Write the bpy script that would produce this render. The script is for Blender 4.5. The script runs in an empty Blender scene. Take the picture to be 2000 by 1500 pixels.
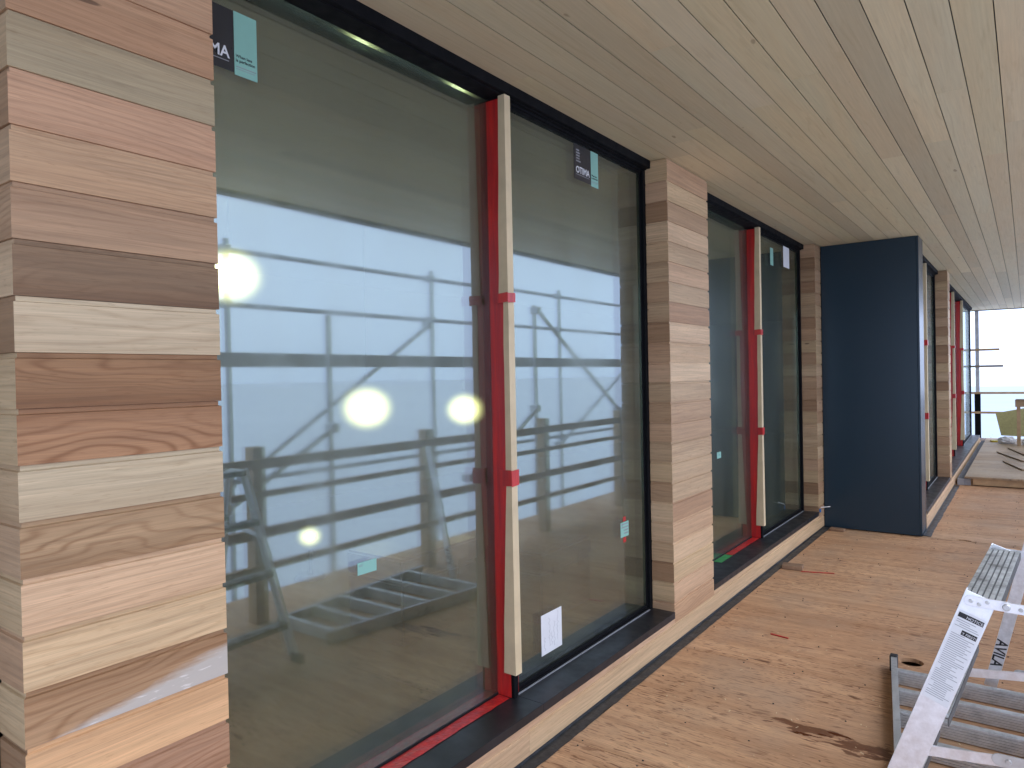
import bpy, bmesh, math, random
from mathutils import Vector, Matrix
random.seed(11)
S = bpy.context.scene
COL = S.collection
R = math.radians

# ------------------------------------------------------------------ camera
cam_d = bpy.data.cameras.new('camera'); cam = bpy.data.objects.new('camera', cam_d); COL.objects.link(cam)
CP = Vector((1.6323, -0.5540, 1.5383)); YAW, PIT, ROL, FPX = 0.6307, -0.0094, -0.0199, 1378.36
F_ = Vector((-math.sin(YAW)*math.cos(PIT), math.cos(YAW)*math.cos(PIT), math.sin(PIT)))
Rr = Vector((math.cos(YAW), math.sin(YAW), 0)); U_ = Rr.cross(F_)
c, s = math.cos(ROL), math.sin(ROL)
R_, U2 = c*Rr + s*U_, -s*Rr + c*U_
M = Matrix.Identity(4)
for i in range(3):
    M[i][0], M[i][1], M[i][2], M[i][3] = R_[i], U2[i], -F_[i], CP[i]
cam.matrix_world = M
cam_d.sensor_width = 36; cam_d.lens = FPX/2000*36
cam_d.clip_start = 0.02; cam_d.clip_end = 6000
S.camera = cam

# ------------------------------------------------------------------ sky, sun, exposure
W = bpy.data.worlds.new('World'); S.world = W; W.use_nodes = True
nt = W.node_tree; nt.nodes.clear()
SUN_EL, SUN_AZ = R(48), R(105)          # overcast: a weak, very soft sun on the open side
sky = nt.nodes.new('ShaderNodeTexSky'); sky.sky_type = 'NISHITA'; sky.sun_disc = False
sky.sun_elevation = SUN_EL; sky.sun_rotation = SUN_AZ
sky.air_density = 1.0; sky.dust_density = 6.0; sky.ozone_density = 1.0; sky.altitude = 0
hs = nt.nodes.new('ShaderNodeHueSaturation'); hs.inputs['Saturation'].default_value = 0.34
mixw = nt.nodes.new('ShaderNodeMix'); mixw.data_type = 'RGBA'
mixw.inputs[0].default_value = 0.75
mixw.inputs[7].default_value = (10.4, 12.3, 17.0, 1)      # thick even cloud over the clear sky
bg = nt.nodes.new('ShaderNodeBackground'); bg.inputs['Strength'].default_value = 0.15
wo = nt.nodes.new('ShaderNodeOutputWorld')
nt.links.new(sky.outputs[0], hs.inputs['Color']); nt.links.new(hs.outputs[0], mixw.inputs[6])
nt.links.new(mixw.outputs[2], bg.inputs['Color']); nt.links.new(bg.outputs[0], wo.inputs[0])
sd = bpy.data.lights.new('sun', 'SUN'); sun = bpy.data.objects.new('sun', sd); COL.objects.link(sun)
sd.energy = 0.5; sd.angle = R(25); sd.color = (1, .97, .93)
sdir = Vector((math.sin(SUN_AZ)*math.cos(SUN_EL), math.cos(SUN_AZ)*math.cos(SUN_EL), math.sin(SUN_EL)))
sun.rotation_euler = sdir.to_track_quat('Z', 'Y').to_euler(); sun.location = (8, -4, 9)
S.view_settings.view_transform = 'Standard'; S.view_settings.look = 'None'
S.view_settings.exposure = 0.36; S.view_settings.gamma = 1
S.render.engine = 'CYCLES'
S.cycles.use_denoising = True
S.cycles.max_bounces = 10; S.cycles.diffuse_bounces = 5; S.cycles.glossy_bounces = 5
S.cycles.transparent_max_bounces = 16; S.cycles.transmission_bounces = 6
S.cycles.sample_clamp_indirect = 8
S.cycles.caustics_reflective = False; S.cycles.caustics_refractive = False

# ------------------------------------------------------------------ helpers: objects
def lin(r, g, b, k=1.0):
    f = lambda v: ((v/255+.055)/1.055)**2.4 if v > 10 else v/255/12.92
    return (f(r)*k, f(g)*k, f(b)*k)
def tag(o, label=None, cat=None, group=None, kind=None):
    if label: o['label'] = label
    if cat: o['category'] = cat
    if group: o['group'] = group
    if kind: o['kind'] = kind
    return o
def empty(name, loc=(0, 0, 0), label=None, cat=None, group=None, rz=0):
    o = bpy.data.objects.new(name, None); COL.objects.link(o)
    o.location = loc; o.rotation_euler = (0, 0, rz); o.empty_display_size = .1
    return tag(o, label, cat, group)
def link(name, me, mat=None, parent=None, loc=(0, 0, 0), rot=(0, 0, 0)):
    o = bpy.data.objects.new(name, me); COL.objects.link(o)
    if mat and not me.materials: me.materials.append(mat)
    o.location = loc; o.rotation_euler = rot
    if parent: o.parent = parent
    return o
class MB:
    """collects simple solids and links them as one mesh"""
    def __init__(s): s.v = []; s.f = []
    def add(s, vs, fs):
        n = len(s.v); s.v += [tuple(v) for v in vs]; s.f += [tuple(i+n for i in f) for f in fs]; return s
    def box(s, x0, x1, y0, y1, z0, z1):
        return s.add([(x, y, z) for z in (z0, z1) for y in (y0, y1) for x in (x0, x1)],
                     [(0, 2, 3, 1), (4, 5, 7, 6), (0, 1, 5, 4), (2, 6, 7, 3), (0, 4, 6, 2), (1, 3, 7, 5)])
    def prism(s, poly, d, axis='y', a=0.0):
        """poly: list of 2D points, extruded by d along axis starting at a"""
        n = len(poly)
        def P(p, t):
            return {'x': (t, p[0], p[1]), 'y': (p[0], t, p[1]), 'z': (p[0], p[1], t)}[axis]
        return s.add([P(p, a) for p in poly]+[P(p, a+d) for p in poly],
                     [tuple(range(n))[::-1], tuple(range(n, 2*n))]+[(i, (i+1) % n, (i+1) % n+n, i+n) for i in range(n)])
    def tube(s, a, b, r, n=10, r2=None):
        a, b = Vector(a), Vector(b); d = (b-a).normalized(); r2 = r if r2 is None else r2
        u = d.orthogonal().normalized(); w = d.cross(u)
        ring = lambda p, rr: [p+(u*math.cos(2*math.pi*i/n)+w*math.sin(2*math.pi*i/n))*rr for i in range(n)]
        return s.add(ring(a, r)+ring(b, r2), [tuple(range(n))[::-1], tuple(range(n, 2*n))]+[(i, (i+1) % n, (i+1) % n+n, i+n) for i in range(n)])
    def bar(s, a, b, w, h, up=(0, 0, 1)):
        a, b = Vector(a), Vector(b); d = (b-a).normalized(); up = Vector(up)
        sd_ = d.cross(up).normalized(); up = sd_.cross(d)
        vs = []
        for p in (a, b):
            for j in (-1, 1):
                for i in (-1, 1): vs.append(p+sd_*(i*w/2)+up*(j*h/2))
        return s.add(vs, [(0, 2, 3, 1), (4, 5, 7, 6), (0, 1, 5, 4), (2, 6, 7, 3), (0, 4, 6, 2), (1, 3, 7, 5)])
    def quad(s, *p): return s.add(p, [tuple(range(len(p)))])
    def mesh(s, name, bev=0.0, smooth=False, seg=1):
        me = bpy.data.meshes.new(name); me.from_pydata(s.v, [], s.f)
        bm = bmesh.new(); bm.from_mesh(me)
        bmesh.ops.recalc_face_normals(bm, faces=bm.faces)
        if bev: bmesh.ops.bevel(bm, geom=[e for e in bm.edges if e.calc_face_angle(0) > .5], offset=bev, segments=seg, affect='EDGES', clamp_overlap=True)
        bm.to_mesh(me); bm.free()
        if smooth:
            me.polygons.foreach_set('use_smooth', [True]*len(me.polygons)); me.set_sharp_from_angle(angle=R(40))
        me.update(); return me
    def build(s, name, mat, parent=None, bev=0.0, smooth=False, loc=(0, 0, 0), rot=(0, 0, 0), seg=1):
        return link(name, s.mesh(name, bev, smooth, seg), mat, parent, loc, rot)
def box(name, x0, x1, y0, y1, z0, z1, mat, parent=None, bev=0.002):
    return MB().box(x0, x1, y0, y1, z0, z1).build(name, mat, parent, bev)
def text(name, body, size, mat, parent, loc, rot, ext=.0003, bold=0, sx=1):
    cu = bpy.data.curves.new(name, 'FONT'); cu.body = body; cu.size = size; cu.extrude = ext; cu.offset = bold; cu.resolution_u = 3
    t = bpy.data.objects.new(name, cu); me = bpy.data.meshes.new_from_object(t)
    bpy.data.objects.remove(t); me.name = name; me.materials.clear()
    o = link(name, me, mat, parent, loc, rot); o.scale.x = sx
    return o

# ------------------------------------------------------------------ helpers: materials
class NT:
    def __init__(s, name):
        s.m = bpy.data.materials.new(name); s.m.use_nodes = True; s.t = s.m.node_tree
        s.b = s.t.nodes['Principled BSDF']; s.out = s.t.nodes['Material Output']
    def n(s, typ, **kw):
        nd = s.t.nodes.new('ShaderNode'+typ)
        for k, v in kw.items(): setattr(nd, k, v)
        return nd
    def l(s, a, b): s.t.links.new(a, b)
    def put(s, sock, v):
        if hasattr(v, 'is_output'): s.l(v, sock)
        else: sock.default_value = v
    def math(s, op, a, b=None, clamp=False):
        nd = s.n('Math', operation=op, use_clamp=clamp); s.put(nd.inputs[0], a)
        if b is not None: s.put(nd.inputs[1], b)
        return nd.outputs[0]
    def madd(s, a, k, c):
        nd = s.n('Math', operation='MULTIPLY_ADD'); s.put(nd.inputs[0], a); s.put(nd.inputs[1], k); s.put(nd.inputs[2], c); return nd.outputs[0]
    def mix(s, f, a, b, blend='MIX'):
        nd = s.n('Mix', data_type='RGBA', blend_type=blend); s.put(nd.inputs[0], f)
        for k, v in ((6, a), (7, b)):
            if not hasattr(v, 'is_output') and len(v) == 3: v = (*v, 1)
            s.put(nd.inputs[k], v)
        return nd.outputs[2]
    def noise(s, vec, scale=1.0, detail=3, rough=.5, dist=0.0):
        nd = s.n('TexNoise'); s.put(nd.inputs['Vector'], vec); nd.inputs['Scale'].default_value = scale
        nd.inputs['Detail'].default_value = detail; nd.inputs['Roughness'].default_value = rough; nd.inputs['Distortion'].default_value = dist
        return nd.outputs['Fac']
    def vmul(s, vec, k):
        nd = s.n('VectorMath', operation='MULTIPLY'); s.put(nd.inputs[0], vec); nd.inputs[1].default_value = k; return nd.outputs[0]
    def vadd(s, a, b):
        nd = s.n('VectorMath', operation='ADD'); s.put(nd.inputs[0], a); s.put(nd.inputs[1], b); return nd.outputs[0]
    def rng(s, v, a, b, c, d):
        nd = s.n('MapRange'); s.put(nd.inputs[0], v)
        for i, x in enumerate((a, b, c, d)): nd.inputs[i+1].default_value = x
        return nd.outputs[0]
    def bump(s, h, strength=.2, dist=.002):
        nd = s.n('Bump'); nd.inputs['Strength'].default_value = strength; nd.inputs['Distance'].default_value = dist
        s.put(nd.inputs['Height'], h); s.l(nd.outputs[0], s.b.inputs['Normal'])
    def set(s, **kw):
        for k, v in kw.items():
            k = {'color': 'Base Color', 'rough': 'Roughness', 'metal': 'Metallic', 'spec': 'Specular IOR Level'}.get(k, k)
            if not hasattr(v, 'is_output') and k == 'Base Color' and len(v) == 3: v = (*v, 1)
            s.put(s.b.inputs[k], v)
        return s
def simple(name, color, rough=.5, metal=0.0, var=.12, scale=14, bump=.0, spec=.5):
    t = NT(name); tc = t.n('TexCoord').outputs['Object']
    nz = t.noise(tc, scale, 4, .6)
    k = t.rng(nz, .3, .7, 1-var, 1+var)
    col = t.mix(1.0, (*color, 1), k, 'MULTIPLY'); t.set(color=col, rough=t.rng(t.noise(tc, scale*2.3, 3), .3, .7, max(.02, rough-.08), rough+.08), metal=metal, spec=spec)
    if bump: t.bump(t.noise(tc, scale*6, 4), bump, .002)
    return t.m
def seeded(t):
    tc = t.n('TexCoord').outputs['Object']; oi = t.n('ObjectInfo')
    cx = t.n('CombineXYZ'); r = oi.outputs['Random']
    for i, k in enumerate((37., 11., 53.)): t.l(t.math('MULTIPLY', r, k), cx.inputs[i])
    return t.vadd(tc, cx.outputs[0]), oi, tc
def cedar(name, sap=False):
    """grain runs along the local x axis; the object's colour gives the board's tone, its alpha the strength of the figure"""
    t = NT(name); p, oi, raw = seeded(t)
    a = oi.outputs['Alpha']
    z = t.n('SeparateXYZ'); t.l(p, z.inputs[0])
    warp = t.noise(t.vmul(p, (1.25, 4, 5.5)), 1.0, 3, .45, .35)
    yz = t.math('ADD', z.outputs[2], t.math('MULTIPLY', z.outputs[1], .7))
    ph = t.math('ADD', t.math('MULTIPLY', yz, 330.), t.math('MULTIPLY', warp, t.madd(a, 120., 25.)))
    r01 = t.rng(t.math('SINE', ph), -1, 1, 0, 1)
    ring = t.math('POWER', r01, 3.4)
    patch = t.rng(t.noise(t.vmul(p, (1.2, 3, 9)), 1.0, 2), .38, .62, 0, 1)
    ring = t.math('MULTIPLY', ring, t.madd(patch, .75, .25))
    fine = t.noise(t.vmul(p, (5, 260, 420)), 1.0, 3, .65)
    strk = t.noise(t.vmul(p, (2.2, 50, 75)), 1.0, 4, .6, .15)
    speck = t.rng(t.noise(t.vmul(p, (26, 120, 190)), 1.0, 2, .5), .63, .72, 0, 1)
    hz = t.n('SeparateXYZ'); t.l(raw, hz.inputs[0])
    zr = t.math('MULTIPLY', hz.outputs[2], 1/.1143)
    flip = t.math('GREATER_THAN', t.math('FRACT', t.math('MULTIPLY', oi.outputs['Random'], 7.31)), .5)
    zz = t.math('ABSOLUTE', t.math('SUBTRACT', zr, flip))                    # heartwood band along one edge of the board
    heart = t.rng(t.math('ADD', zz, t.math('MULTIPLY', t.noise(t.vmul(p, (1.6, 6, 22)), 1.0, 4, .6, .4), .5)), .35, .72, 1, 0)
    flake = t.rng(t.noise(t.vmul(p, (14, 60, 85)), 1.0, 2), .62, .72, 0, 1)
    tone = t.noise(t.vmul(p, (1.1, 5, 11)), 1.0, 3, .5, .3)
    base = oi.outputs['Color']
    dark = t.mix(1.0, base, (.58, .46, .37, 1), 'MULTIPLY')
    lite = t.mix(1.0, base, (1.24, 1.2, 1.12, 1), 'MULTIPLY')
    pink = t.mix(1.0, base, (1.02, .975, .93, 1), 'MULTIPLY')
    col = t.mix(t.rng(tone, .3, .7, 0, .75), base, pink)
    col = t.mix(t.math('MULTIPLY', t.rng(tone, .25, .55, 1, 0), .5), col, lite)
    col = t.mix(t.math('MULTIPLY', ring, a, True), col, dark)
    col = t.mix(t.math('MULTIPLY', t.rng(tone, .55, .75, 0, 1), t.math('MULTIPLY', a, .45)), col, dark)
    col = t.mix(t.math('MULTIPLY', heart, t.math('MULTIPLY', a, .62)), col, dark)
    col = t.mix(t.math('MULTIPLY', flake, .22), col, dark)
    col = t.mix(1.0, col, t.rng(fine, .3, .7, .86, 1.12), 'MULTIPLY')
    col = t.mix(1.0, col, t.rng(strk, .3, .7, .86, 1.12), 'MULTIPLY')
    col = t.mix(t.math('MULTIPLY', speck, .3), col, dark)
    knot = t.rng(t.noise(t.vmul(p, (9, 20, 30)), 1.0, 0), .86, .89, 0, 1)
    col = t.mix(t.math('MULTIPLY', knot, .7), col, (.05, .025, .015, 1))
    if sap:
        q = t.n('SeparateXYZ'); t.l(raw, q.inputs[0])
        edge = t.math('ADD', t.math('MULTIPLY', q.outputs[0], .19), t.math('MULTIPLY', t.noise(t.vmul(raw, (7, 5, 40)), 1.0, 5, .65), .045))
        mk = t.rng(t.math('SUBTRACT', edge, q.outputs[2]), .024, .046, 0, .92)
        pale = t.mix(t.rng(t.noise(t.vmul(raw, (25, 10, 160)), 1.0, 2), .6, .68, 0, 1), (.52, .48, .42, 1), (.70, .66, .60, 1))
        col = t.mix(mk, col, pale)
    t.set(color=col, rough=t.rng(fine, .3, .7, .5, .66), spec=.35)
    t.bump(t.math('ADD', fine, t.math('MULTIPLY', ring, .5)), .22, .0012)
    return t.m
def soffit_wood():
    t = NT('soffit_hemlock'); p, oi, raw = seeded(t)
    fine = t.noise(t.vmul(p, (3.5, 130, 60)), 1.0, 4, .6)
    tone = t.noise(t.vmul(p, (.9, 9, 3)), 1.0, 3, .5, .4)
    fig = t.noise(t.vmul(p, (2.2, 26, 5)), 1.0, 3, .6, 1.2)
    base = oi.outputs['Color']
    col = t.mix(t.rng(tone, .3, .7, 0, .5), base, t.mix(1.0, base, (1.06, .93, .84, 1), 'MULTIPLY'))
    col = t.mix(t.rng(fig, .56, .72, 0, .3), col, t.mix(1.0, base, (.72, .62, .5, 1), 'MULTIPLY'))
    col = t.mix(1.0, col, t.rng(fine, .3, .7, .93, 1.06), 'MULTIPLY')
    knot = t.rng(t.noise(t.vmul(p, (9, 22, 9)), 1.0, 0), .86, .89, 0, .5)
    col = t.mix(knot, col, (.16, .10, .05, 1))
    t.set(color=col, rough=.6, spec=.3); t.bump(fine, .15, .001)
    return t.m
def plywood(name, base, seed=0.0, stain=False, streak=1.0):
    t = NT(name); g = t.n('NewGeometry').outputs['Position']; oi = t.n('ObjectInfo')
    cx = t.n('CombineXYZ'); t.l(t.math('MULTIPLY', oi.outputs['Random'], 9.0), cx.inputs[1]); cx.inputs[0].default_value = seed
    p = t.vadd(g, cx.outputs[0])
    broad = t.noise(t.vmul(p, (.55, 1.3, 1)), 1.0, 3, .55, .4)
    band = t.noise(t.vmul(p, (.9, 17, 1)), 1.0, 4, .6, .5)
    fine = t.noise(t.vmul(p, (7, 190, 1)), 1.0, 3, .6)
    dash = t.noise(t.vmul(p, (17, 85, 1)), 1.0, 2.5, .55, .2)
    dash2 = t.noise(t.vmul(t.vadd(p, (31, 7, 0)), (6.5, 34, 1)), 1.0, 2, .5, .3)
    b = Vector(base)
    col = t.mix(t.rng(broad, .3, .7, 0, 1), tuple(b*1.08), (b.x*.78, b.y*.70, b.z*.64))
    col = t.mix(t.rng(band, .42, .68, 0, .55*streak), col, (b.x*.62, b.y*.50, b.z*.40))
    col = t.mix(t.rng(band, .45, .28, 0, .35), col, (b.x*1.22, b.y*1.16, b.z*1.05))
    fine2 = t.noise(t.vmul(p, (18, 420, 1)), 1.0, 3, .65)
    col = t.mix(1.0, col, t.rng(fine, .3, .7, .80, 1.16), 'MULTIPLY')
    col = t.mix(1.0, col, t.rng(fine2, .3, .7, .88, 1.1), 'MULTIPLY')
    pale = t.rng(t.noise(t.vmul(t.vadd(p, (3, 41, 0)), (60, 130, 1)), 1.0, 2, .5), .68, .74, 0, .5)
    col = t.mix(pale, col, (b.x*1.3, b.y*1.3, b.z*1.3))
    grp = t.rng(t.noise(t.vmul(p, (1.1, 1.6, 1)), 1.0, 2), .4, .6, .2, 1)
    col = t.mix(t.math('MULTIPLY', t.rng(dash, .565, .64, 0, .9*streak), grp), col, (b.x*.26, b.y*.17, b.z*.13))
    col = t.mix(t.rng(dash2, .635, .70, 0, .7*streak), col, (b.x*.30, b.y*.20, b.z*.16))
    spot = t.noise(t.vmul(t.vadd(p, (5, 19, 0)), (9, 20, 1)), 1.0, 3, .6, .4)
    col = t.mix(t.math('MULTIPLY', t.rng(spot, .62, .70, 0, .75*streak), grp), col, (b.x*.30, b.y*.19, b.z*.14))
    grey = t.rng(t.noise(t.vmul(p, (1.6, 1.1, 1)), 1.0, 4, .6), .48, .72, 0, .6)
    col = t.mix(grey, col, (b.x*.62, b.y*.72, b.z*.86))
    rough = t.rng(broad, .3, .7, .55, .7)
    if stain:
        for (sx, sy, rx, ry, th) in ((1.08, 2.57, .27, .085, .50), (.86, 2.62, .20, .07, .50), (.47, 3.25, .08, .02, .35), (.95, 3.05, .06, .02, .35)):
            mp = t.n('VectorMath', operation='SUBTRACT'); t.l(g, mp.inputs[0]); mp.inputs[1].default_value = (sx, sy, 0)
            ln = t.n('VectorMath', operation='LENGTH'); t.l(t.vmul(mp.outputs[0], (1/rx, 1/ry, 0)), ln.inputs[0])
            d = t.math('ADD', ln.outputs['Value'], t.math('MULTIPLY', t.math('SUBTRACT', t.noise(t.vmul(g, (9, 26, 1)), 1.0, 4, .6), .5), 3.4))
            mk = t.rng(d, th, th+.18, .78, 0)
            col = t.mix(mk, col, (.105, .030, .012, 1))
            rough = t.math('SUBTRACT', rough, t.math('MULTIPLY', mk, .28))
    t.set(color=col, rough=rough, spec=.3)
    t.bump(t.math('SUBTRACT', t.math('ADD', t.math('MULTIPLY', band, .5), t.math('MULTIPLY', fine, .3)), t.rng(dash, .59, .655, 0, 1)), .35, .0015)
    return t.m
def glass_mat():
    t = NT('coated_glass'); t.t.nodes.remove(t.b)
    tc = t.n('TexCoord').outputs['Object']
    fr = t.n('Fresnel'); bk = t.n('NewGeometry').outputs['Backfacing']
    t.l(t.rng(bk, 0, 1, 2.9, 1/2.9), fr.inputs['IOR'])      # same reflectance from either side of the pane
    gl = t.n('BsdfGlossy'); gl.inputs['Color'].default_value = (.79, .91, 1.0, 1)
    smear = t.noise(t.vmul(tc, (1, 2.2, .7)), 1.6, 5, .6, .5)
    t.l(t.rng(smear, .4, .72, .02, .06), gl.inputs['Roughness'])
    g2 = t.n('BsdfGlossy'); g2.inputs['Color'].default_value = (.88, .96, .97, 1); g2.inputs['Roughness'].default_value = .27   # dust film: soft second lobe
    gm_ = t.n('MixShader'); t.l(t.rng(smear, .35, .7, .20, .36), gm_.inputs[0]); t.l(gl.outputs[0], gm_.inputs[1]); t.l(g2.outputs[0], gm_.inputs[2])
    bp = t.n('Bump'); bp.inputs['Strength'].default_value = .03; bp.inputs['Distance'].default_value = .01
    t.l(t.noise(tc, 1.3, 1), bp.inputs['Height']); t.l(bp.outputs[0], gl.inputs['Normal'])
    tr = t.n('BsdfTransparent'); tr.inputs['Color'].default_value = (.78, .82, .64, 1)
    df = t.n('BsdfTranslucent'); df.inputs['Color'].default_value = (.5, .52, .5, 1)
    d2 = t.n('BsdfDiffuse'); d2.inputs['Color'].default_value = (.62, .66, .46, 1)
    film = t.n('MixShader'); t.l(t.rng(smear, .35, .75, .02, .065), film.inputs[0]); t.l(tr.outputs[0], film.inputs[1]); t.l(d2.outputs[0], film.inputs[2])
    mx = t.n('MixShader'); t.l(fr.outputs[0], mx.inputs[0]); t.l(film.outputs[0], mx.inputs[1]); t.l(gm_.outputs[0], mx.inputs[2])
    t.l(mx.outputs[0], t.out.inputs['Surface'])
    return t.m
def emit(name, col, k):
    t = NT(name); t.set(color=(.9, .9, .85)); t.b.inputs['Emission Color'].default_value = (*col, 1); t.b.inputs['Emission Strength'].default_value = k; return t.m
def alu(name, color, rough, dirt=.3):
    t = NT(name); tc = t.n('TexCoord').outputs['Object']
    sc = t.noise(t.vmul(tc, (60, 6, 60)), 1.0, 4, .65); bl = t.noise(tc, 9, 5, .65)
    k = t.rng(bl, .42, .62, 0, dirt) if dirt > .9 else t.rng(bl, .5, .7, 0, dirt)
    col = t.mix(k, color, (.12, .115, .105)); col = t.mix(1.0, col, t.rng(sc, .3, .7, .88, 1.06), 'MULTIPLY')
    t.set(color=col, metal=t.rng(k, 0, .5, .75, .3), rough=t.rng(sc, .3, .7, rough-.08, rough+.1)); t.bump(sc, .1, .0006)
    return t.m
def tape():
    t = NT('red_tape'); tc = t.n('TexCoord').outputs['Object']
    w = t.noise(t.vmul(tc, (26, 26, 2.0)), 1.0, 5, .65, .6)
    col = t.mix(t.rng(w, .35, .65, 0, 1), (.68, .030, .022), (.40, .016, .020))
    t.set(color=col, rough=.28, spec=.6); t.bump(t.math('ADD', t.noise(t.vmul(tc, (38, 38, 14)), 1.0, 4), t.math('MULTIPLY', t.noise(t.vmul(tc, (90, 90, 9)), 1.0, 2), .7)), .8, .003)
    return t.m

M_CED, M_SAP, M_SOF = cedar('cedar'), cedar('cedar_sapwood', True), soffit_wood()
M_PLY = plywood('deck_plywood', lin(208, 168, 130, .98), 0, True)
M_PLY2 = plywood('grey_plywood', lin(190, 168, 138, .85), 17, False, .45)
M_BLK = simple('black_aluminium', (.007, .0075, .009), .7, 0, .2, 9, spec=.08)
M_SILL = simple('sill_flashing', (.016, .016, .019), .42, 0, .35, 6, .04)
_t = NT('dark_panel'); _t.set(color=lin(32, 52, 65), rough=.27, spec=.42); _t.bump(_t.noise(_t.n('TexCoord').outputs['Object'], 700, 2), .06, .0004); M_PANEL = _t.m
M_GAS = simple('gasket', (.006, .006, .007), .6)
M_TAPE = tape()
M_GUARD = simple('guard_strip_timber', lin(218, 198, 160, 1.0), .65, 0, .1, 7, .1)
M_MEMB = simple('membrane', (.028, .031, .034), .45, 0, .45, 20, .5)
M_GLASS = glass_mat()
M_ALU = alu('mill_aluminium', (.90, .91, .93), .36, .10)
M_ALUD = alu('dirty_aluminium', (.62, .63, .62), .45, .75)
M_TREAD = simple('tread_body', (.11, .11, .105), .55, .2, .3, 10)
M_RIB = alu('tread_rib', (.72, .73, .73), .45, .35)
M_WORN = alu('worn_rib', (.60, .62, .60), .5, .95)
M_GALV = simple('galvanised_tube', (.52, .54, .57), .5, .2, .15, 12)
M_TIMB = simple('sawn_timber', lin(196, 164, 124, .8), .7, 0, .16, 10, .15)
M_PLANK = simple('scaffold_plank', lin(150, 140, 125, .8), .75, 0, .2, 8, .2)
M_OFFC = simple('weathered_offcut', lin(150, 120, 94, .8), .75, 0, .25, 14, .2)
M_OSB = simple('yellow_green_board', lin(178, 172, 118, .9), .7, 0, .12, 30, .2)
M_WHITE = simple('white_paint', (.78, .79, .80), .5, 0, .05)
M_PAPER = simple('paper', (.80, .82, .84), .6, 0, .03)
M_TEAL = simple('teal_print', lin(150, 205, 190, .9), .35, 0, .05, 6)
M_DKLBL = simple('charcoal_print', (.030, .030, .033), .35, 0, .08)
M_GREEN = simple('green_tape', lin(70, 160, 90), .35)
M_GREY = simple('grey_print', (.30, .31, .33), .5)
M_INK = simple('black_ink', (.012, .012, .014), .45)
M_RUB = simple('rubber', (.015, .015, .016), .6)
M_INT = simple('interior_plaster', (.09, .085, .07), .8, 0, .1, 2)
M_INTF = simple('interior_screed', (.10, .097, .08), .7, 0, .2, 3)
M_ROOF = simple('roof_edge', (.05, .05, .055), .5)
M_CASE = simple('black_plastic', (.014, .015, .02), .4)
M_BLUE = simple('blue_plastic', lin(60, 120, 190), .4)
M_YEL = simple('yellow_plastic', lin(225, 205, 60), .4)
M_LAMP = emit('lit_globe', (1, .97, .78), 9)
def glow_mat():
    """added glow halo round a lamp: an emissive volume, strongest at its centre"""
    t = NT('lamp_halo'); t.t.nodes.remove(t.b)
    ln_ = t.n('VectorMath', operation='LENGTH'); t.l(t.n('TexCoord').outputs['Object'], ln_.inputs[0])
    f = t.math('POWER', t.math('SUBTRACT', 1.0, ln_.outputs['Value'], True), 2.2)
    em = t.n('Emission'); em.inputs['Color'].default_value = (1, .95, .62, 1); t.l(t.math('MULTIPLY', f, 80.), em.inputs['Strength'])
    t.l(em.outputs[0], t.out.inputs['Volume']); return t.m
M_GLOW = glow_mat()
M_SNOW = simple('snow', (.58, .60, .63), .7, 0, .03, .02)
M_WATER = simple('lake_ice', (.36, .42, .52), .6, 0, .04, .05)

# ------------------------------------------------------------------ heights and lines of the place (metres)
ZS = 2.763                     # underside of the soffit
P = 0.1143                     # course of the cladding
ZK = lambda k: 2.294-k*P       # joint k
X2 = 0.845                     # front of the stepped-out facade
SILL = 0.186

# ================================================================== SETTING
def struct(name, mb, mat, bev=0.0, parent=None):
    o = mb.build(name, mat, parent, bev)
    return o if parent else tag(o, kind='structure')
struct('ground', MB().quad((-3000, -3000, -5.0), (3000, -3000, -5.0), (3000, 3000, -5.0), (-3000, 3000, -5.0)), M_SNOW)
struct('water', MB().quad((-160, 24, -4.98), (9, 24, -4.98), (9, 300, -4.98), (-160, 300, -4.98)), M_WATER)
struct('roof', MB().box(-5.6, 2.11, -1.8, 17.38, 2.80, 3.12), M_ROOF, .004)
# interior of the building behind the glass
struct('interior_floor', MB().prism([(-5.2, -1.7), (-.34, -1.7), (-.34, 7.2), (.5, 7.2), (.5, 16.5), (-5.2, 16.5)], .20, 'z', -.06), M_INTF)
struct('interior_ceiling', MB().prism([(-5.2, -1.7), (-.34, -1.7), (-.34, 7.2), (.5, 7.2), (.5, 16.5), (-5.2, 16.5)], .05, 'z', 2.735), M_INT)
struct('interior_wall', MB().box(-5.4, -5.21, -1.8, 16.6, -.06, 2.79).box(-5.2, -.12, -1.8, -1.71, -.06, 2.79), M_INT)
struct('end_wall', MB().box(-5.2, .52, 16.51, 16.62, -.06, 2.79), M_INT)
struct('deck_frame', MB().box(-.34, 2.55, -1.75, 17.6, -.42, -.10), M_TIMB)
struct('wall_footing', MB().box(-.34, -.03, -1.7, 6.86, -.09, .15).box(-.33, .80, 7.0, 16.5, -.095, .148), M_GAS)

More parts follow.
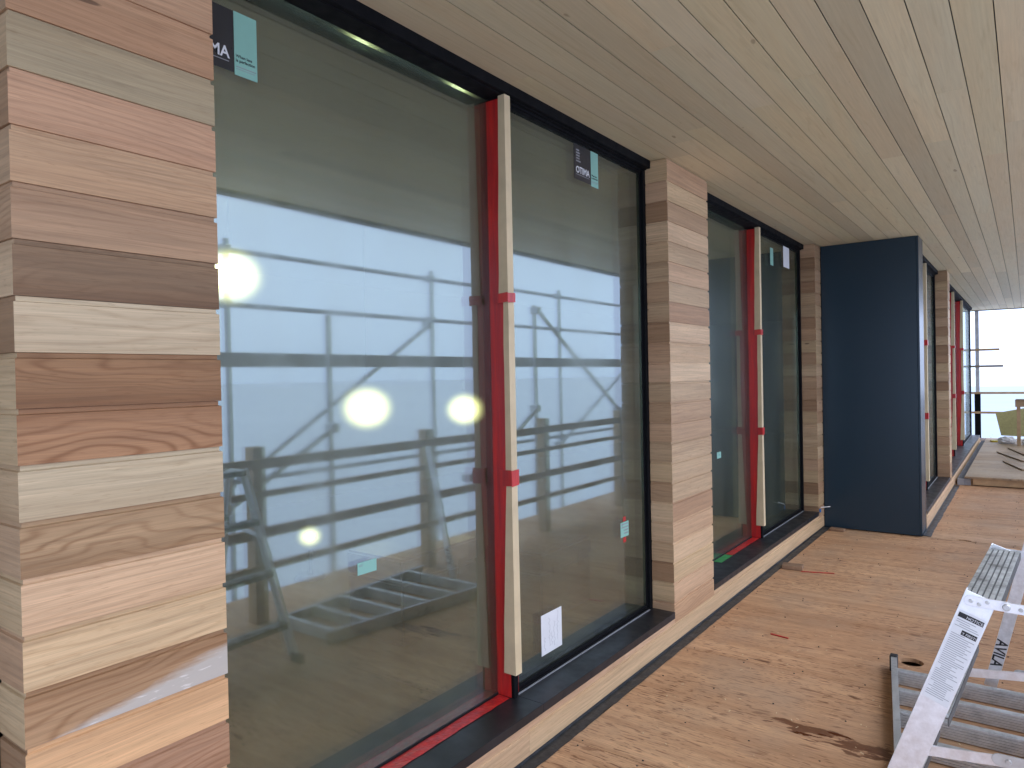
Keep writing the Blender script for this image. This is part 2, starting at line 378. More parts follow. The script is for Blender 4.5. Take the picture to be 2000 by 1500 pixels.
# deck of plywood sheets (two of them with a round core hole)
deck = empty('deck', (0, 0, 0)); tag(deck, kind='structure')
HOLES = [(1.125, 3.654, .056), (1.152, 6.862, .07)]
def sheet_mesh(x0, x1, y0, y1, zt, th, holes):
    bm = bmesh.new(); E = []
    def loop(pts):
        vs = [bm.verts.new((x, y, zt)) for x, y in pts]
        for i in range(len(vs)): E.append(bm.edges.new((vs[i], vs[(i+1) % len(vs)])))
        return vs
    b = .0015
    outer = loop([(x0, y0), (x1, y0), (x1, y1), (x0, y1)])
    rings = [loop([(hx+r*math.cos(-a*math.pi/14), hy+r*math.sin(-a*math.pi/14)) for a in range(28)]) for hx, hy, r in holes]
    bmesh.ops.triangle_fill(bm, use_beauty=True, use_dissolve=False, edges=E)
    for lp in [outer]+rings:
        low = [bm.verts.new((v.co.x, v.co.y, zt-th)) for v in lp]
        for i in range(len(lp)):
            j = (i+1) % len(lp); bm.faces.new((lp[i], low[i], low[j], lp[j]))
    bmesh.ops.recalc_face_normals(bm, faces=bm.faces)
    for f in bm.faces:
        if abs(f.normal.z) > .9 and f.normal.z < 0: f.normal_flip()
    me = bpy.data.meshes.new('plywood_sheet'); bm.to_mesh(me); bm.free(); return me
yy = -1.68
while yy < 17.5:
    y1 = min(yy+1.2150, 17.6)
    hs_ = [h for h in HOLES if yy < h[1] < y1]
    zt = random.uniform(-.0012, 0.0)
    link('plywood_sheet', sheet_mesh(.055, 2.495, yy, y1, zt, .02, hs_), M_PLY, deck)
    yy += 1.22
rnd = random.Random(12); sc_ = MB()
for i in range(17):
    for y in (-1.68+1.22*i+.02, -1.68+1.22*i+.405, -1.68+1.22*i+.80, -1.68+1.22*i+1.19):
        for j in range(9):
            x = .10+.286*j+rnd.uniform(-.02, .02); sc_.tube((x, y+rnd.uniform(-.006, .006), -.003), (x, y, .0007), .0042, 8)
tag(sc_.build('screw_heads', M_RUB, deck), kind='stuff')
for hx, hy, r in HOLES:
    m_ = MB(); m_.tube((hx, hy, -.095), (hx, hy, -.055), r*.98, 24); m_.build('pipe_cap', M_GREY, deck)

# soffit of long pale boards
soffit = empty('soffit', (0, 0, ZS)); tag(soffit, kind='structure')
def soffit_board(L, w=.119, th=.016):
    g = .0019
    poly = [(g, 0), (w-g, 0), (w-g, .0012), (w-g-.006, .0030), (w-g-.006, th), (g+.006, th), (g+.006, .0030), (g, .0012)]
    m_ = MB(); m_.prism(poly, L-.0006, 'x', .0003); return m_.mesh('soffit_board')
SOFT = [(184, 173, 152), (180, 167, 148), (186, 175, 156), (180, 171, 154), (174, 163, 146), (188, 177, 160), (178, 169, 152)]
n0 = -1
for i in range(n0, 17):
    xl = .0067+.119*i
    yy = -3+random.uniform(-2.4, 0)
    while yy < 17.35:
        L = random.choice((3.05, 3.66, 4.27, 4.88)); a, b = max(yy, -1.78), min(yy+L, 17.36)
        if b-a > .05:
            o = link('soffit_board', soffit_board(b-a), M_SOF, soffit, (xl+.119, a, random.uniform(0, .0008)), (0, 0, R(90)))
            cc = random.choice(SOFT); g_ = random.uniform(1.24, 1.42); k_ = lin(*cc); o.color = (k_[0]*g_*1.0, k_[1]*g_, k_[2]*g_*.83, 1)
        yy += L
MB().box(2.03, 2.105, -1.79, 17.37, 2.74, 2.799).build('fascia', M_ROOF, soffit, .003, loc=(0, 0, -ZS))
MB().box(-.097, 2.03, 17.365, 17.379, 2.745, 2.799).build('fascia', M_ROOF, soffit, .003, loc=(0, 0, -ZS))

# ================================================================== CEDAR PIERS AND BASE CLADDING
TH = .019
def board_mesh(L, h, m0, m1, reveal=True):
    """local: length x, face at y=0 looking to -y, depth +y; mitred ends where m0 / m1"""
    rv, dp = .0105, .0055
    prof = [(0, 0.0006), (0, h-rv-.002), (dp, h-rv), (dp, h), (TH, h), (TH, 0.0006)] if reveal else [(0, .0006), (0, h), (TH, h), (TH, .0006)]
    n = len(prof); m_ = MB()
    vs = [(y*m0, y, z) for y, z in prof]+[(L-y*m1, y, z) for y, z in prof]
    m_.add(vs, [tuple(range(n)), tuple(range(n, 2*n))[::-1]]+[(i, (i+1) % n, (i+1) % n+n, i+n) for i in range(n)])
    return m_.mesh('board')
CED = [(186, 158, 132), (194, 166, 142), (178, 144, 120), (184, 152, 128), (170, 140, 116), (190, 164, 136), (176, 150, 126), (198, 172, 148), (164, 130, 106), (188, 156, 134), (152, 120, 96)]
PIER1 = {-3: (182, 146, 120, .2), -2: (184, 146, 122, .25), -1: (178, 138, 112, .3), 0: (166, 150, 128, .25), 1: (192, 150, 126, .3), 2: (188, 152, 124, .35), 3: (168, 134, 110, .3), 4: (134, 106, 84, .75),
         5: (196, 176, 154, .3), 6: (148, 108, 76, .85), 7: (164, 120, 88, .75), 8: (190, 172, 150, .3), 9: (168, 136, 106, .75), 10: (206, 170, 142, .3), 11: (204, 174, 142, .4), 12: (170, 134, 104, .7),
         13: (212, 168, 130, .25), 14: (170, 130, 108, .55), 15: (196, 160, 132, .4), 16: (180, 146, 120, .4), 17: (190, 160, 136, .3), 18: (176, 140, 116, .3)}
GA = 1.04
def warm(c): return (c[0]*1.05, c[1]*1.02, c[2]*.84)
def mute(c, k): g = .3*c[0]+.5*c[1]+.2*c[2]; return tuple(g+(v-g)*k for v in c)
def paint(o, c, gain=1.0): o.color = (*warm(mute(lin(*c[:3], GA*gain), .86)), c[3] if len(c) > 3 else random.uniform(.12, .42))
def pier(y0, y1, X, label, left=True, right=True, table=None, name='cedar_pier', tone=1.0):
    e = empty(name, (X, y0, 0), label, 'pier', 'cedar clad piers of the facade')
    w = y1-y0; D = .135
    hs2 = {}
    def get(kind, L, h, a, b):
        k = (kind, round(h, 4))
        if k not in hs2: hs2[k] = board_mesh(L, h, a, b)
        return hs2[k]
    for k in range(-4, 19):
        z0 = ZK(k+1); h = P if k > -4 else ZS-.0015-z0
        fr = link('board', get('f', w, h, 1 if left else 0, 1 if right else 0), M_SAP if (table and k == 12) else M_CED, e, (0, 0, z0), (0, 0, R(90)))
        if table and k == 12: fr.data = fr.data.copy(); fr.data.materials.clear(); fr.data.materials.append(M_SAP)
        c_ = table[k] if table and k in table else (*random.choice(CED[:10]), random.uniform(.1, .35))
        paint(fr, c_, tone)
        rc = random.choice(CED)
        for side, ok in ((0, left), (1, right)):
            if not ok: continue
            b = link('board', get('l' if side == 0 else 'r', D, h, 0 if side == 0 else 1, 1 if side == 0 else 0), M_CED, e,
                     (-D, 0, z0) if side == 0 else (0, w, z0), (0, 0, 0 if side == 0 else R(180)))
            paint(b, rc, tone)
    MB().box(-.30, -TH-.002, TH+.002, w-TH-.002, .15, 2.79).build('pier_core', M_GAS, e)
    return e
pier(0.0, .4447, 0, 'wide cedar board pier filling the left edge of the photo', table=PIER1)
pier(3.206, 3.828, 0, 'cedar board pier between the two large near windows', tone=1.13)
pier(6.640, 6.858, 0, 'narrow cedar board pier tucked against the dark blue panel', right=False, tone=.9)
pier(9.735, 10.02, X2, 'distant cedar pier beyond the dark blue panel', tone=.95)

def base_clad(X, y0, y1, gaps, label):
    """gaps: (ya, yb) runs under windows"""
    e = empty('base_cladding', (X, y0, 0), label, 'cladding')
    y = y0; seams = []
    while y < y1-.01:
        L = min(random.uniform(2.3, 3.6), y1-y)
        if y1-(y+L) < .6: L = y1-y
        o = link('board', board_mesh(L-.0008, ZK(19)-.010, 0, 0), M_CED, e, (0, y-y0, .010), (0, 0, R(90)))
        paint(o, (*random.choice(((200, 172, 146), (196, 166, 142), (204, 176, 150))), .22))
        y += L
    for a, b in gaps:
        y = a
        while y < b-.01:
            L = min(random.uniform(1.2, 2.2), b-y)
            if b-(y+L) < .5: L = b-y
            o = link('board', board_mesh(L-.0008, SILL-.0035-ZK(19), 0, 0, False), M_CED, e, (0, y-y0, ZK(19)), (0, 0, R(90)))
            paint(o, (*random.choice(((200, 172, 146), (196, 164, 144))), .22))
            y += L
    return e
base_clad(0, -1.7, 6.858, [(-1.7, 0), (.445, 3.206), (3.828, 6.64)], 'pale cedar base boards running under the near windows')
base_clad(X2, 7.19, 16.5, [(7.19, 9.735), (10.02, 16.5)], 'pale cedar base boards beyond the dark blue panel')

# dark panel return where the facade steps out
pb = empty('panel_enclosure', (0, 6.86, 0), 'tall dark blue grey panelled box projecting from the facade to the soffit', 'enclosure')
MB().box(.004, .822, .0, .02, .008, ZS-.002).build('front_panel', M_PANEL, pb, .0015)
MB().box(.824, .842, .0, .325, .008, ZS-.002).build('side_panel', M_PANEL, pb, .0015)
MB().box(.01, .82, .022, .325, .004, ZS-.004).build('core', M_GAS, pb)
# membrane strip along the foot of the wall
def membrane(X, y0, y1, label):
    m_ = MB(); n = int((y1-y0)/.06); prev = None; rows = []
    rnd = random.Random(5)
    for i in range(n+1):
        y = y0+(y1-y0)*i/n
        wz = rnd.uniform(.001, .006); wx = .058+rnd.uniform(-.004, .004)
        rows.append([(X+.0015, y, .018), (X+.004, y, .004+wz*.5), (X+.028, y, .003+wz), (X+wx, y, .003)])
    vs = [p for r in rows for p in r]; fs = []
    for i in range(n):
        for j in range(3): a = i*4+j; fs.append((a, a+1, a+5, a+4))
    m_.add(vs, fs)
    o = m_.build('membrane_strip', M_MEMB, None, smooth=False)
    so = o.modifiers.new('thick', 'SOLIDIFY'); so.thickness = .0015; so.offset = 1
    return tag(o, label, 'membrane')
membrane(0, -1.65, 6.84, 'black membrane strip along the foot of the near cladding')
membrane(X2, 6.9, 10.35, 'black membrane strip along the foot of the far cladding')

# ================================================================== WINDOWS
def window(y0, y1, X, fins, label, tapes=True, seam=None, end=True):
    e = empty('window', (X, y0, 0), label, 'window', 'tall black framed windows of the facade')
    w = y1-y0; fs = [f-y0 for f in fins]
    MB().box(-.30, -.100, .001, w-.001, 2.719, 2.799).box(-.30, -.122, .002, w-.002, 2.7285-.014, 2.7195).build('head_frame', M_BLK, e, .002)
    MB().box(-.20, -.132, fs[-1]+.036, w-.047, 2.700, 2.7135).box(-.196, -.140, fs[-1]+.037, w-.048, 2.690, 2.6995).build('head_bead', M_BLK, e, .0015)
    MB().box(-.298, -.133, .001, .040, SILL+.001, 2.7135).build('jamb', M_BLK, e, .002)
    MB().box(-.298, -.133, w-.034, w-.001, SILL+.001, 2.7135).box(-.29, -.150, w-.046, w-.0345, SILL+.001, 2.713).build('jamb', M_BLK, e, .002)
    # sill in two lengths
    sy = (seam-y0) if seam else w*.53
    for a, b in ((.001, sy-.0008), (sy+.0008, w-.001)):
        MB().add([(x, y, z) for y in (a, b) for x, z in ((-.30, .150), (.003, .150), (.003, SILL-.001), (.001, SILL), (-.30, SILL+.002))],
                 [(0, 1, 2, 3, 4), (9, 8, 7, 6, 5), (0, 5, 6, 1), (1, 6, 7, 2), (2, 7, 8, 3), (3, 8, 9, 4), (4, 9, 5, 0)]).build('sill', M_SILL, e)
    edges = [.040]+fs+[w-.034]
    for i in range(len(edges)-1):
        last = i == len(edges)-2
        gx = -.155 if last else -.205
        a = edges[i]+(.036 if (i and last) else 0.001); b = edges[i+1]-(.0125 if last else -.02)
        MB().box(gx-.022, gx, a, b, SILL+.014, 2.7135 if not last else 2.6995).build('glass_pane', M_GLASS, e)
        if last:
            MB().box(-.20, -.134, a, b+.0003, SILL+.003, SILL+.013).box(-.196, -.145, a, b, SILL+.0132, SILL+.028).build('bottom_rail', M_BLK, e, .0015)
            MB().box(-.1335, -.1285, a, b, SILL+.0015, SILL+.0065).build('glazing_bead', M_GREY, e)
        else:
            MB().box(-.26, -.203, a, b-.021, SILL+.0025, SILL+.0135).build('bottom_rail', M_GAS, e, .0015)
    for f in fs:
        MB().box(-.245, -.120, f, f+.030, SILL+.0025, 2.7135).build('mullion', M_BLK, e, .0015)
    return e
def wobble_strip(a0, a1, z0, z1, y, n=14, amp=.003, seed=1, side=-1):
    """upright strip of tape or timber facing -y between x=a0 and x=a1 with a slightly uneven edge"""
    rnd = random.Random(seed); vs = []; fs = []
    for i in range(n+1):
        z = z0+(z1-z0)*i/n
        vs += [(a0+rnd.uniform(-amp, amp)*.4, y-rnd.uniform(0, .0012), z), ((a0+a1)/2, y-rnd.uniform(.0003, .0022), z), (a1+rnd.uniform(-amp, amp), y-rnd.uniform(0, .0014), z)]
    for i in range(n):
        for j in range(2): a = i*3+j; fs.append((a, a+1, a+4, a+3))
    return MB().add(vs, fs)
def dress_fin(X, f, win, which, seed, bands=((1.849, 1.889), (1.082, 1.149)), foot=True):
    """red tape on the face of the mullion, timber guard over its outer edge, red bands round the guard"""
    lx, ly = win.location.x, win.location.y
    t1 = wobble_strip(-.208, -.134, SILL+.004, 2.705, f-.0012, 26, .002, seed)
    o = t1.build('tape_strip', M_TAPE, win, loc=(X-lx, -ly, 0)); so = o.modifiers.new('t', 'SOLIDIFY'); so.thickness = .0008; so.offset = -1
    # tape on the far side of the mullion, showing past it at the foot
    o = wobble_strip(-.15, -.1215, SILL+.02, 2.2, 0, 12, .0012, seed+3).build('tape_strip', M_TAPE, win, loc=(X-lx, f-ly+.0335, 0))
    so = o.modifiers.new('t', 'SOLIDIFY'); so.thickness = .0008; so.offset = 1
    MB().box(-.214, -.2095, f-.006, f-.0025, 1.0, 1.90).build('seal_strip', M_GAS, win, loc=(X-lx, -ly, 0))
    g = empty('edge_guard', (X, f, 0), f'pale timber guard on the mullion of {which}', 'edge guard', 'timber guards on the mullions')
    segs = [(2.715, bands[0][0]+.02, -.140, -.156), (bands[0][0]+.016, bands[1][0]+.03, -.1335, -.139), (bands[1][0]+.026, .292, -.137, -.165)]
    for i, (za, zb, xa, xb) in enumerate(segs):
        m_ = MB(); n = 8; rnd = random.Random(seed*7+i); rows = []
        for j in range(n+1):
            t_ = j/n; z = za+(zb-za)*t_; xl = xa+(xb-xa)*t_+rnd.uniform(-.0015, .0015); off = rnd.uniform(-.001, .001)-(.004*t_ if i == 2 else 0)
            xo = -.107+(.004 if i == 2 else 0)*t_
            rows.append([(xl, -.0065+off, z), (xo, -.0075+off, z), (xo+.0015, .031, z), (xo-.009, .0315, z), (xo-.0105, -.0040, z), (xl+.001, -.0040+.0005, z)])
        vs = [p for r in rows for p in r]; fs = []
        for j in range(n):
            for q in range(6): a = j*6; fs.append((a+q, a+(q+1) % 6, a+6+(q+1) % 6, a+6+q))
        fs += [tuple(range(6)), tuple(range(n*6, n*6+6))[::-1]]
        m_.add(vs, fs).build('strip', M_GUARD, g)
    for (za, zb) in bands:
        m_ = MB(); z0, z1 = za, zb; y0 = -.0150; xo = -.1010
        for (xa, ya), (xb, yb) in (((-.165, y0+.003), (xo, y0-.001)), ((xo, y0-.001), (xo+.0015, .034)), ):
            m_.quad((xa, ya, z0), (xb, yb, z0+.004), (xb, yb, z1+.003), (xa, ya, z1))
        o = m_.build('tape_band', M_TAPE, g); so = o.modifiers.new('t', 'SOLIDIFY'); so.thickness = .0012; so.offset = 1
    return g
def sill_tape(X, y0, y1, win, seed=3):
    lx, ly = win.location.x, win.location.y
    rnd = random.Random(seed); n = 30; vs = []; fs = []
    for i in range(n+1):
        y = y0+(y1-y0)*i/n
        vs += [(-.198, y, SILL+.0032+rnd.uniform(0, .002)), (-.170, y, SILL+.0028+rnd.uniform(0, .0025)), (-.142+rnd.uniform(-.003, .003), y, SILL+.0025+rnd.uniform(0, .001))]
    for i in range(n):
        for j in range(2): a = i*3+j; fs.append((a, a+1, a+4, a+3))
    o = MB().add(vs, fs).build('tape_strip', M_TAPE, win, loc=(X-lx, -ly, 0)); so = o.modifiers.new('t', 'SOLIDIFY'); so.thickness = .0006; so.offset = 1
    return o

w0 = window(-1.7, 0, 0, [-.8], 'black framed window left of the near cedar pier')
w1 = window(.4447, 3.206, 0, [1.82], 'largest near window with lamps shining through its glass', seam=1.853)
dress_fin(0, 1.82, w1, 'the largest near window', 3)
sill_tape(0, .48, 1.812, w1)
w2 = window(3.828, 6.640, 0, [5.257], 'black framed window beside the dark blue panel')
dress_fin(0, 5.257, w2, 'the window beside the dark blue panel', 9, bands=((1.84, 1.885), (1.03, 1.09)))
sill_tape(0, 4.60, 5.245, w2, 5)
# green end of that tape
wg = MB()
for i in range(8): wg.quad((-.200+.002*(i % 2), 4.36+.030*i, SILL+.0034+.0012*(i % 2)), (-.140, 4.36+.030*i, SILL+.0032), (-.140, 4.36+.030*(i+1), SILL+.0032), (-.200+.002*((i+1) % 2), 4.36+.030*(i+1), SILL+.0034+.0012*((i+1) % 2)))
wg.build('green_tape_strip', M_GREEN, w2, loc=(0, -3.828, 0))
w3 = window(7.19, 9.735, X2, [8.50], 'narrow looking window just past the dark blue panel')
dress_fin(X2, 8.50, w3, 'the window just past the dark blue panel', 15, bands=((1.80, 1.86), (.98, 1.05)))
w4 = window(10.02, 16.5, X2, [12.2, 14.0], 'farthest window with two red taped mullions')
dress_fin(X2, 12.2, w4, 'the farthest window, nearer mullion', 21)
dress_fin(X2, 14.0, w4, 'the farthest window, farther mullion', 27)

# labels and papers stuck to the glass
RG = (R(90), 0, R(90))        # text upright on a face looking to +x
def label_card(win, X, gx, ya, z0, z1, flip=False):
    """charcoal card with a teal strip on its right"""
    lx, ly = win.location.x, win.location.y; x = gx+.0012
    p = MB().box(gx+.0004, x, ya-ly, ya-ly+.164, z0, z1).build('glass_label', M_DKLBL, win)
    q = MB().box(gx+.0004, x, ya-ly+.1655, ya-ly+.240, z0-.006, z1+.001).build('glass_label', M_TEAL, win)
    text('lettering', 'OTIMA', .046, M_PAPER, p, (x+.0002, ya-ly+.016, z0+.034), RG, bold=.0008, sx=.93)
    MB().box(x, x+.0003, ya-ly+.018, ya-ly+.148, z0+.024, z0+.0265).build('underline', M_GREY, p)
    text('lettering', 'When less\nis perfection', .0125, M_INK, q, (x+.0002, ya-ly+.170, z0+.046), RG, bold=.0002)
    MB().box(x, x+.0003, ya-ly+.171, ya-ly+.236, z0+.018, z0+.0205).box(x, x+.0003, ya-ly+.171, ya-ly+.232, z0+.012, z0+.0135).build('print_line', M_GREY, q)
    lines = MB()
    for i, L in enumerate((.03, .036, .034, .032, .042)): lines.box(x, x+.0003, ya-ly+.02, ya-ly+.02+L, z1-.03-i*.0135, z1-.03-i*.0135+.007)
    lines.build('print_line', M_GREY, p)
label_card(w1, 0, -.205, .470, 2.434, 2.610)
label_card(w1, 0, -.155, 2.446, 2.512, 2.684)
def card(win, gx, y0, y1, z0, z1, mat, name='glass_label'):
    ly = win.location.y
    return MB().box(gx+.0004, gx+.0012, y0-ly, y1-ly, z0, z1).build(name, mat, win, .0003)
pp = card(w1, -.155, 2.079, 2.252, .272, .456, M_PAPER, 'paper_note')
scr = MB(); rnd = random.Random(8)
for k, (yc, za, zb) in enumerate(((2.105, .29, .35), (2.145, .30, .43), (2.165, .30, .36), (2.188, .29, .40), (2.215, .31, .44))):
    z = za; yp = yc
    while z < zb:
        z2 = z+rnd.uniform(.004, .009); y2 = yc+rnd.uniform(-.008, .008)
        scr.bar((-.1534, yp-w1.location.y, z), (-.1534, y2-w1.location.y, z2), .0009, .0003, (1, 0, 0)); z, yp = z2, y2
scr.build('handwriting', M_GREY, pp)
lb = card(w1, -.155, 2.863, 2.957, .655, .737, M_TEAL)
pl = MB()
for i in range(4): pl.box(-.1537, -.1534, 2.872-w1.location.y+(.03 if i > 1 else 0), 2.948-w1.location.y, .722-.017*i, .729-.017*i)
pl.build('print_line', M_GREY, lb)
card(w1, -.155, 2.893, 2.925, .739, .765, M_TAPE, 'tape_strip'); card(w1, -.155, 2.893, 2.925, .625, .653, M_TAPE, 'tape_strip')
tl = card(w1, -.205, 1.054, 1.140, .877, .919, M_TEAL)
text('lettering', 'IGU', .010, M_GREY, tl, (-.2037, 1.060-w1.location.y, .905), RG)
card(w2, -.155, 6.13, 6.325, 2.50, 2.690, M_PAPER, 'paper_note')
card(w2, -.205, 4.481, 4.567, .913, .960, M_TEAL)
card(w2, -.155, 5.72, 5.81, 2.47, 2.62, M_TEAL)

# ================================================================== THINGS BEHIND THE GLASS
def lamp(loc, r, label, top=2.733):
    e = empty('work_lamp', loc, label, 'lamp', 'lit work lamps behind the glass')
    for nm, rad, mt in (('bulb', r*.55, M_LAMP), ('halo_volume', r*1.9, M_GLOW)):  # bulb is the lamp; the larger sphere is an added glow imitating its halo
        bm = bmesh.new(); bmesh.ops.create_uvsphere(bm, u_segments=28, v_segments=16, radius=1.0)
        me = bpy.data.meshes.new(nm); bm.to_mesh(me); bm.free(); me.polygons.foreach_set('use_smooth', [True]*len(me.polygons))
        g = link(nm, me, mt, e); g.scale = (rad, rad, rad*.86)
    r *= 1.66
    if top: 
        MB().tube((0, 0, r*.9), (0, 0, r+.06), .022, 12).build('socket', M_RUB, e, smooth=True)
        MB().tube((0, 0, r+.06), (0, 0, top-loc[2]), .004, 6).build('cord', M_RUB, e)
    else:
        MB().tube((0, 0, -r*.9), (0, 0, .172-loc[2]), .016, 10).build('stand', M_RUB, e, smooth=True)
        MB().tube((0, 0, .142-loc[2]), (0, 0, .172-loc[2]), .11, 20, .09).build('base', M_RUB, e)
    return e
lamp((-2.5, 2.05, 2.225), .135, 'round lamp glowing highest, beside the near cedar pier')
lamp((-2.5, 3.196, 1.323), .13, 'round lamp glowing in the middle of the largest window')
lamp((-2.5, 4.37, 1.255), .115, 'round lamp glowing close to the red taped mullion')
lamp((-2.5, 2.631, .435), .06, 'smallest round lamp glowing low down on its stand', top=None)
def crate(loc, dx, dy, dz, label, rz=0):
    e = empty('storage_case', loc, label, 'case', None, rz)
    MB().box(0, dx, 0, dy, 0, dz*.72).build('body', M_CASE, e, .012, seg=2)
    MB().box(-.006, dx+.006, -.006, dy+.006, dz*.73, dz).build('lid', M_CASE, e, .012, seg=2)
    for k in (.25, .75): MB().box(dx+.0062, dx+.014, dy*k-.03, dy*k+.03, dz*.62, dz*.82).build('latch', M_RUB, e, .003)
    return e
crate((-1.42, 2.05, .1402), .42, .62, .46, 'black storage case seen dimly low inside the largest window')
crate((-.98, 2.72, .1402), .40, .55, .40, 'black storage case seen dimly inside, nearer the red mullion')

# ================================================================== GUARD RAIL, SCAFFOLD (seen mirrored in the glass)
gr = empty('guard_rail', (1.914, 0, 0), 'timber guard rail along the open edge of the deck', 'guard rail')
yps = [-1.06+1.59*i for i in range(0, 12)]
for y in yps: MB().box(.0, .089, y-.045, y+.045, .0, 1.125).build('post', M_TIMB, gr, .003)
for z0, z1, th in ((.985, 1.052, .038), (.805, .843, .038), (.548, .612, .038), (.338, .380, .038)):
    y = -1.15
    while y < 15.9:
        L = 3.18; MB().box(-.040, -.001, y+.002, y+L-.002, z0, z1).build('rail', M_TIMB, gr, .002); y += L
def scaffold(x, ys, ztop, label, ledgers, braces, board=None, y0=-2.6, y1=16):
    e = empty('tube_scaffold', (x, 0, -5), label, 'scaffold', 'scaffolding along the deck edge')
    for i, y in enumerate(ys):
        MB().tube((0, y, .02), (0, y, ztop[i % len(ztop)]+5), .0242, 10).build('standard', M_GALV, e, smooth=True)
        MB().box(-.075, .075, y-.075, y+.075, .0, .019).build('base_plate', M_GALV, e)
    for z in ledgers:
        MB().tube((.05, y0, z+5), (.05, y1, z+5), .0242, 10).build('ledger', M_GALV, e, smooth=True)
        for y in ys: MB().box(-.03, .078, y-.035, y+.035, z+5-.035, z+5+.035).build('coupler', M_GALV, e, .008)
    for a, b in braces:
        MB().tube((-.05, a[0], a[1]+5), (-.05, b[0], b[1]+5), .0242, 10).build('brace', M_GALV, e, smooth=True)
        for q in (a, b): MB().box(-.08, .028, q[0]-.04, q[0]+.04, q[1]+5-.04, q[1]+5+.04).build('coupler', M_GALV, e, .008)
    if board:
        y = y0
        while y < y1:
            L = min(3.9, y1-y); MB().box(.078, .116, y+.003, y+L-.003, board[0]+5, board[1]+5).build('plank', M_GALV, e, .003); y += L
    return e
scaffold(2.62, [.16, 2.93+.34, 5.70+.45, 9.05, 12.0, 15.0], [2.08, 2.08, 2.36], 'inner row of scaffold tubes with a plank at eye height',
         [-.6, -2.6], [((6.15, 2.30), (8.1, 1.06)), ((3.27, 1.15), (1.9, .42)), ((6.1, 1.18), (5.0, .52))], board=(1.655, 1.765))
scaffold(3.32, [.3, 2.8, 5.3, 7.8, 10.3, 12.8, 15.3], [2.74], 'outer row of scaffold tubes with thin rails',
         [2.66, 2.20, .70, -.9], [((5.2, 2.13), (2.9, .75)), ((7.7, .6), (9.9, 1.75))])

# ================================================================== LADDERS
def channel(a, b, w, t, axis_y=1, flange=.02):
    """U channel rail: web faces -y, flanges go to +y; a and b are centre lines (x,z) at the web face y"""
    (ax, ay, az), (bx, by, bz) = a, b
    A, B = Vector(a), Vector(b); d = (B-A).normalized(); sd_ = Vector((0, 1, 0)).cross(d).normalized(); n = Vector((0, axis_y, 0))
    m_ = MB()
    def slab(o0, o1, n0, n1):
        vs = [p+sd_*o+n*q for p in (A, B) for q in (n0, n1) for o in (o0, o1)]
        m_.add(vs, [(0, 2, 3, 1), (4, 5, 7, 6), (0, 1, 5, 4), (2, 6, 7, 3), (0, 4, 6, 2), (1, 3, 7, 5)])
    slab(-w/2, w/2, 0, .003); slab(-w/2, -w/2+.0032, .0031, flange); slab(w/2-.0032, w/2, .0031, flange)
    return m_
def tread(L, wd, parent, loc, ribs=6):
    """along local y, top at z=0, wd in x"""
    m_ = MB(); m_.box(0, wd, 0, L, -.006, -.0032); g = wd/ribs; rb = MB()
    for i in range(ribs): rb.box(i*g+.0018, (i+1)*g-.0018, .0004, L-.0004, -.0031, 0)
    m_.box(0, .003, .0002, L-.0002, -.030, -.0061); m_.box(wd-.003, wd, .0002, L-.0002, -.022, -.0061)
    o = m_.build('tread', M_TREAD, parent, loc=loc); rb.build('rib', M_WORN, o); return o
sl = empty('step_ladder', (1.5633, 1.5, 0), 'white aluminium step ladder with a notice sticker standing open', 'ladder', None, -.0576)
L0 = Vector((-1.55, -1.5, 0))
RT = (1.545, 1.0435); SLP = .359
xa = lambda z: 1.545-SLP*(1.04-z)
yn, yf = 1.270, 1.795
def at(o): o.location = L0; return o
nr = at(channel((xa(1.044), yn, 1.044), (xa(.045), yn-.03, .045), .060, .02).build('rail', M_ALU, sl, .0008))
fr_ = at(channel((xa(1.044), yf, 1.044), (xa(.045), yf+.03, .045), .060, .02, -1).build('rail', M_ALU, sl, .0008))
for y in (yn-.031, yf+.031): at(MB().box(xa(.02)-.05, xa(.02)+.035, y-.016, y+.016, 0, .05).build('foot', M_RUB, sl, .004))
for z in (1.040, .765, .49, .215):
    fl = .03*(1.04-z)
    tread(yf-yn-.007+2*fl, .072, sl, Vector((xa(z)-.034, yn+.0034-fl, z))+L0)
xr = lambda z: 1.668+.19*(1.04-z)
for y, sgn in ((yn+.002, 1), (yf-.002, -1)):
    at(channel((xr(1.03), y, 1.03), (xr(.045), y-.02*sgn, .045), .05, .02, sgn).build('rear_rail', M_ALU, sl, .0008))
    at(MB().box(xr(.02)-.03, xr(.02)+.035, y-.02*sgn-.016, y-.02*sgn+.016, 0, .05).build('foot', M_RUB, sl, .004))
for z in (1.022, .765, .49, .215):
    tread(yf-yn-.012, .062, sl, Vector((xr(z)-.03, yn+.006, z))+L0)
def stadium(cx0, cx1, z0, z1, h, y0, y1):
    """flat bar with round ends from (cx0,z0) to (cx1,z1)"""
    A, B = Vector((cx0, z0)), Vector((cx1, z1)); d = (B-A).normalized(); n = Vector((-d.y, d.x)); poly = []
    for i in range(9): t = -math.pi/2+math.pi*i/8; poly.append(B+d*math.cos(t)*h/2+n*math.sin(t)*h/2)
    for i in range(9): t = math.pi/2+math.pi*i/8; poly.append(A+d*math.cos(t)*h/2+n*math.sin(t)*h/2)
    return MB().prism([tuple(p) for p in poly], y1-y0, 'y', y0)
def rivet(x, y, z, r=.0055): return MB().tube((x, y+.0005, z), (x, y-.0025, z), r, 12, r*.75)
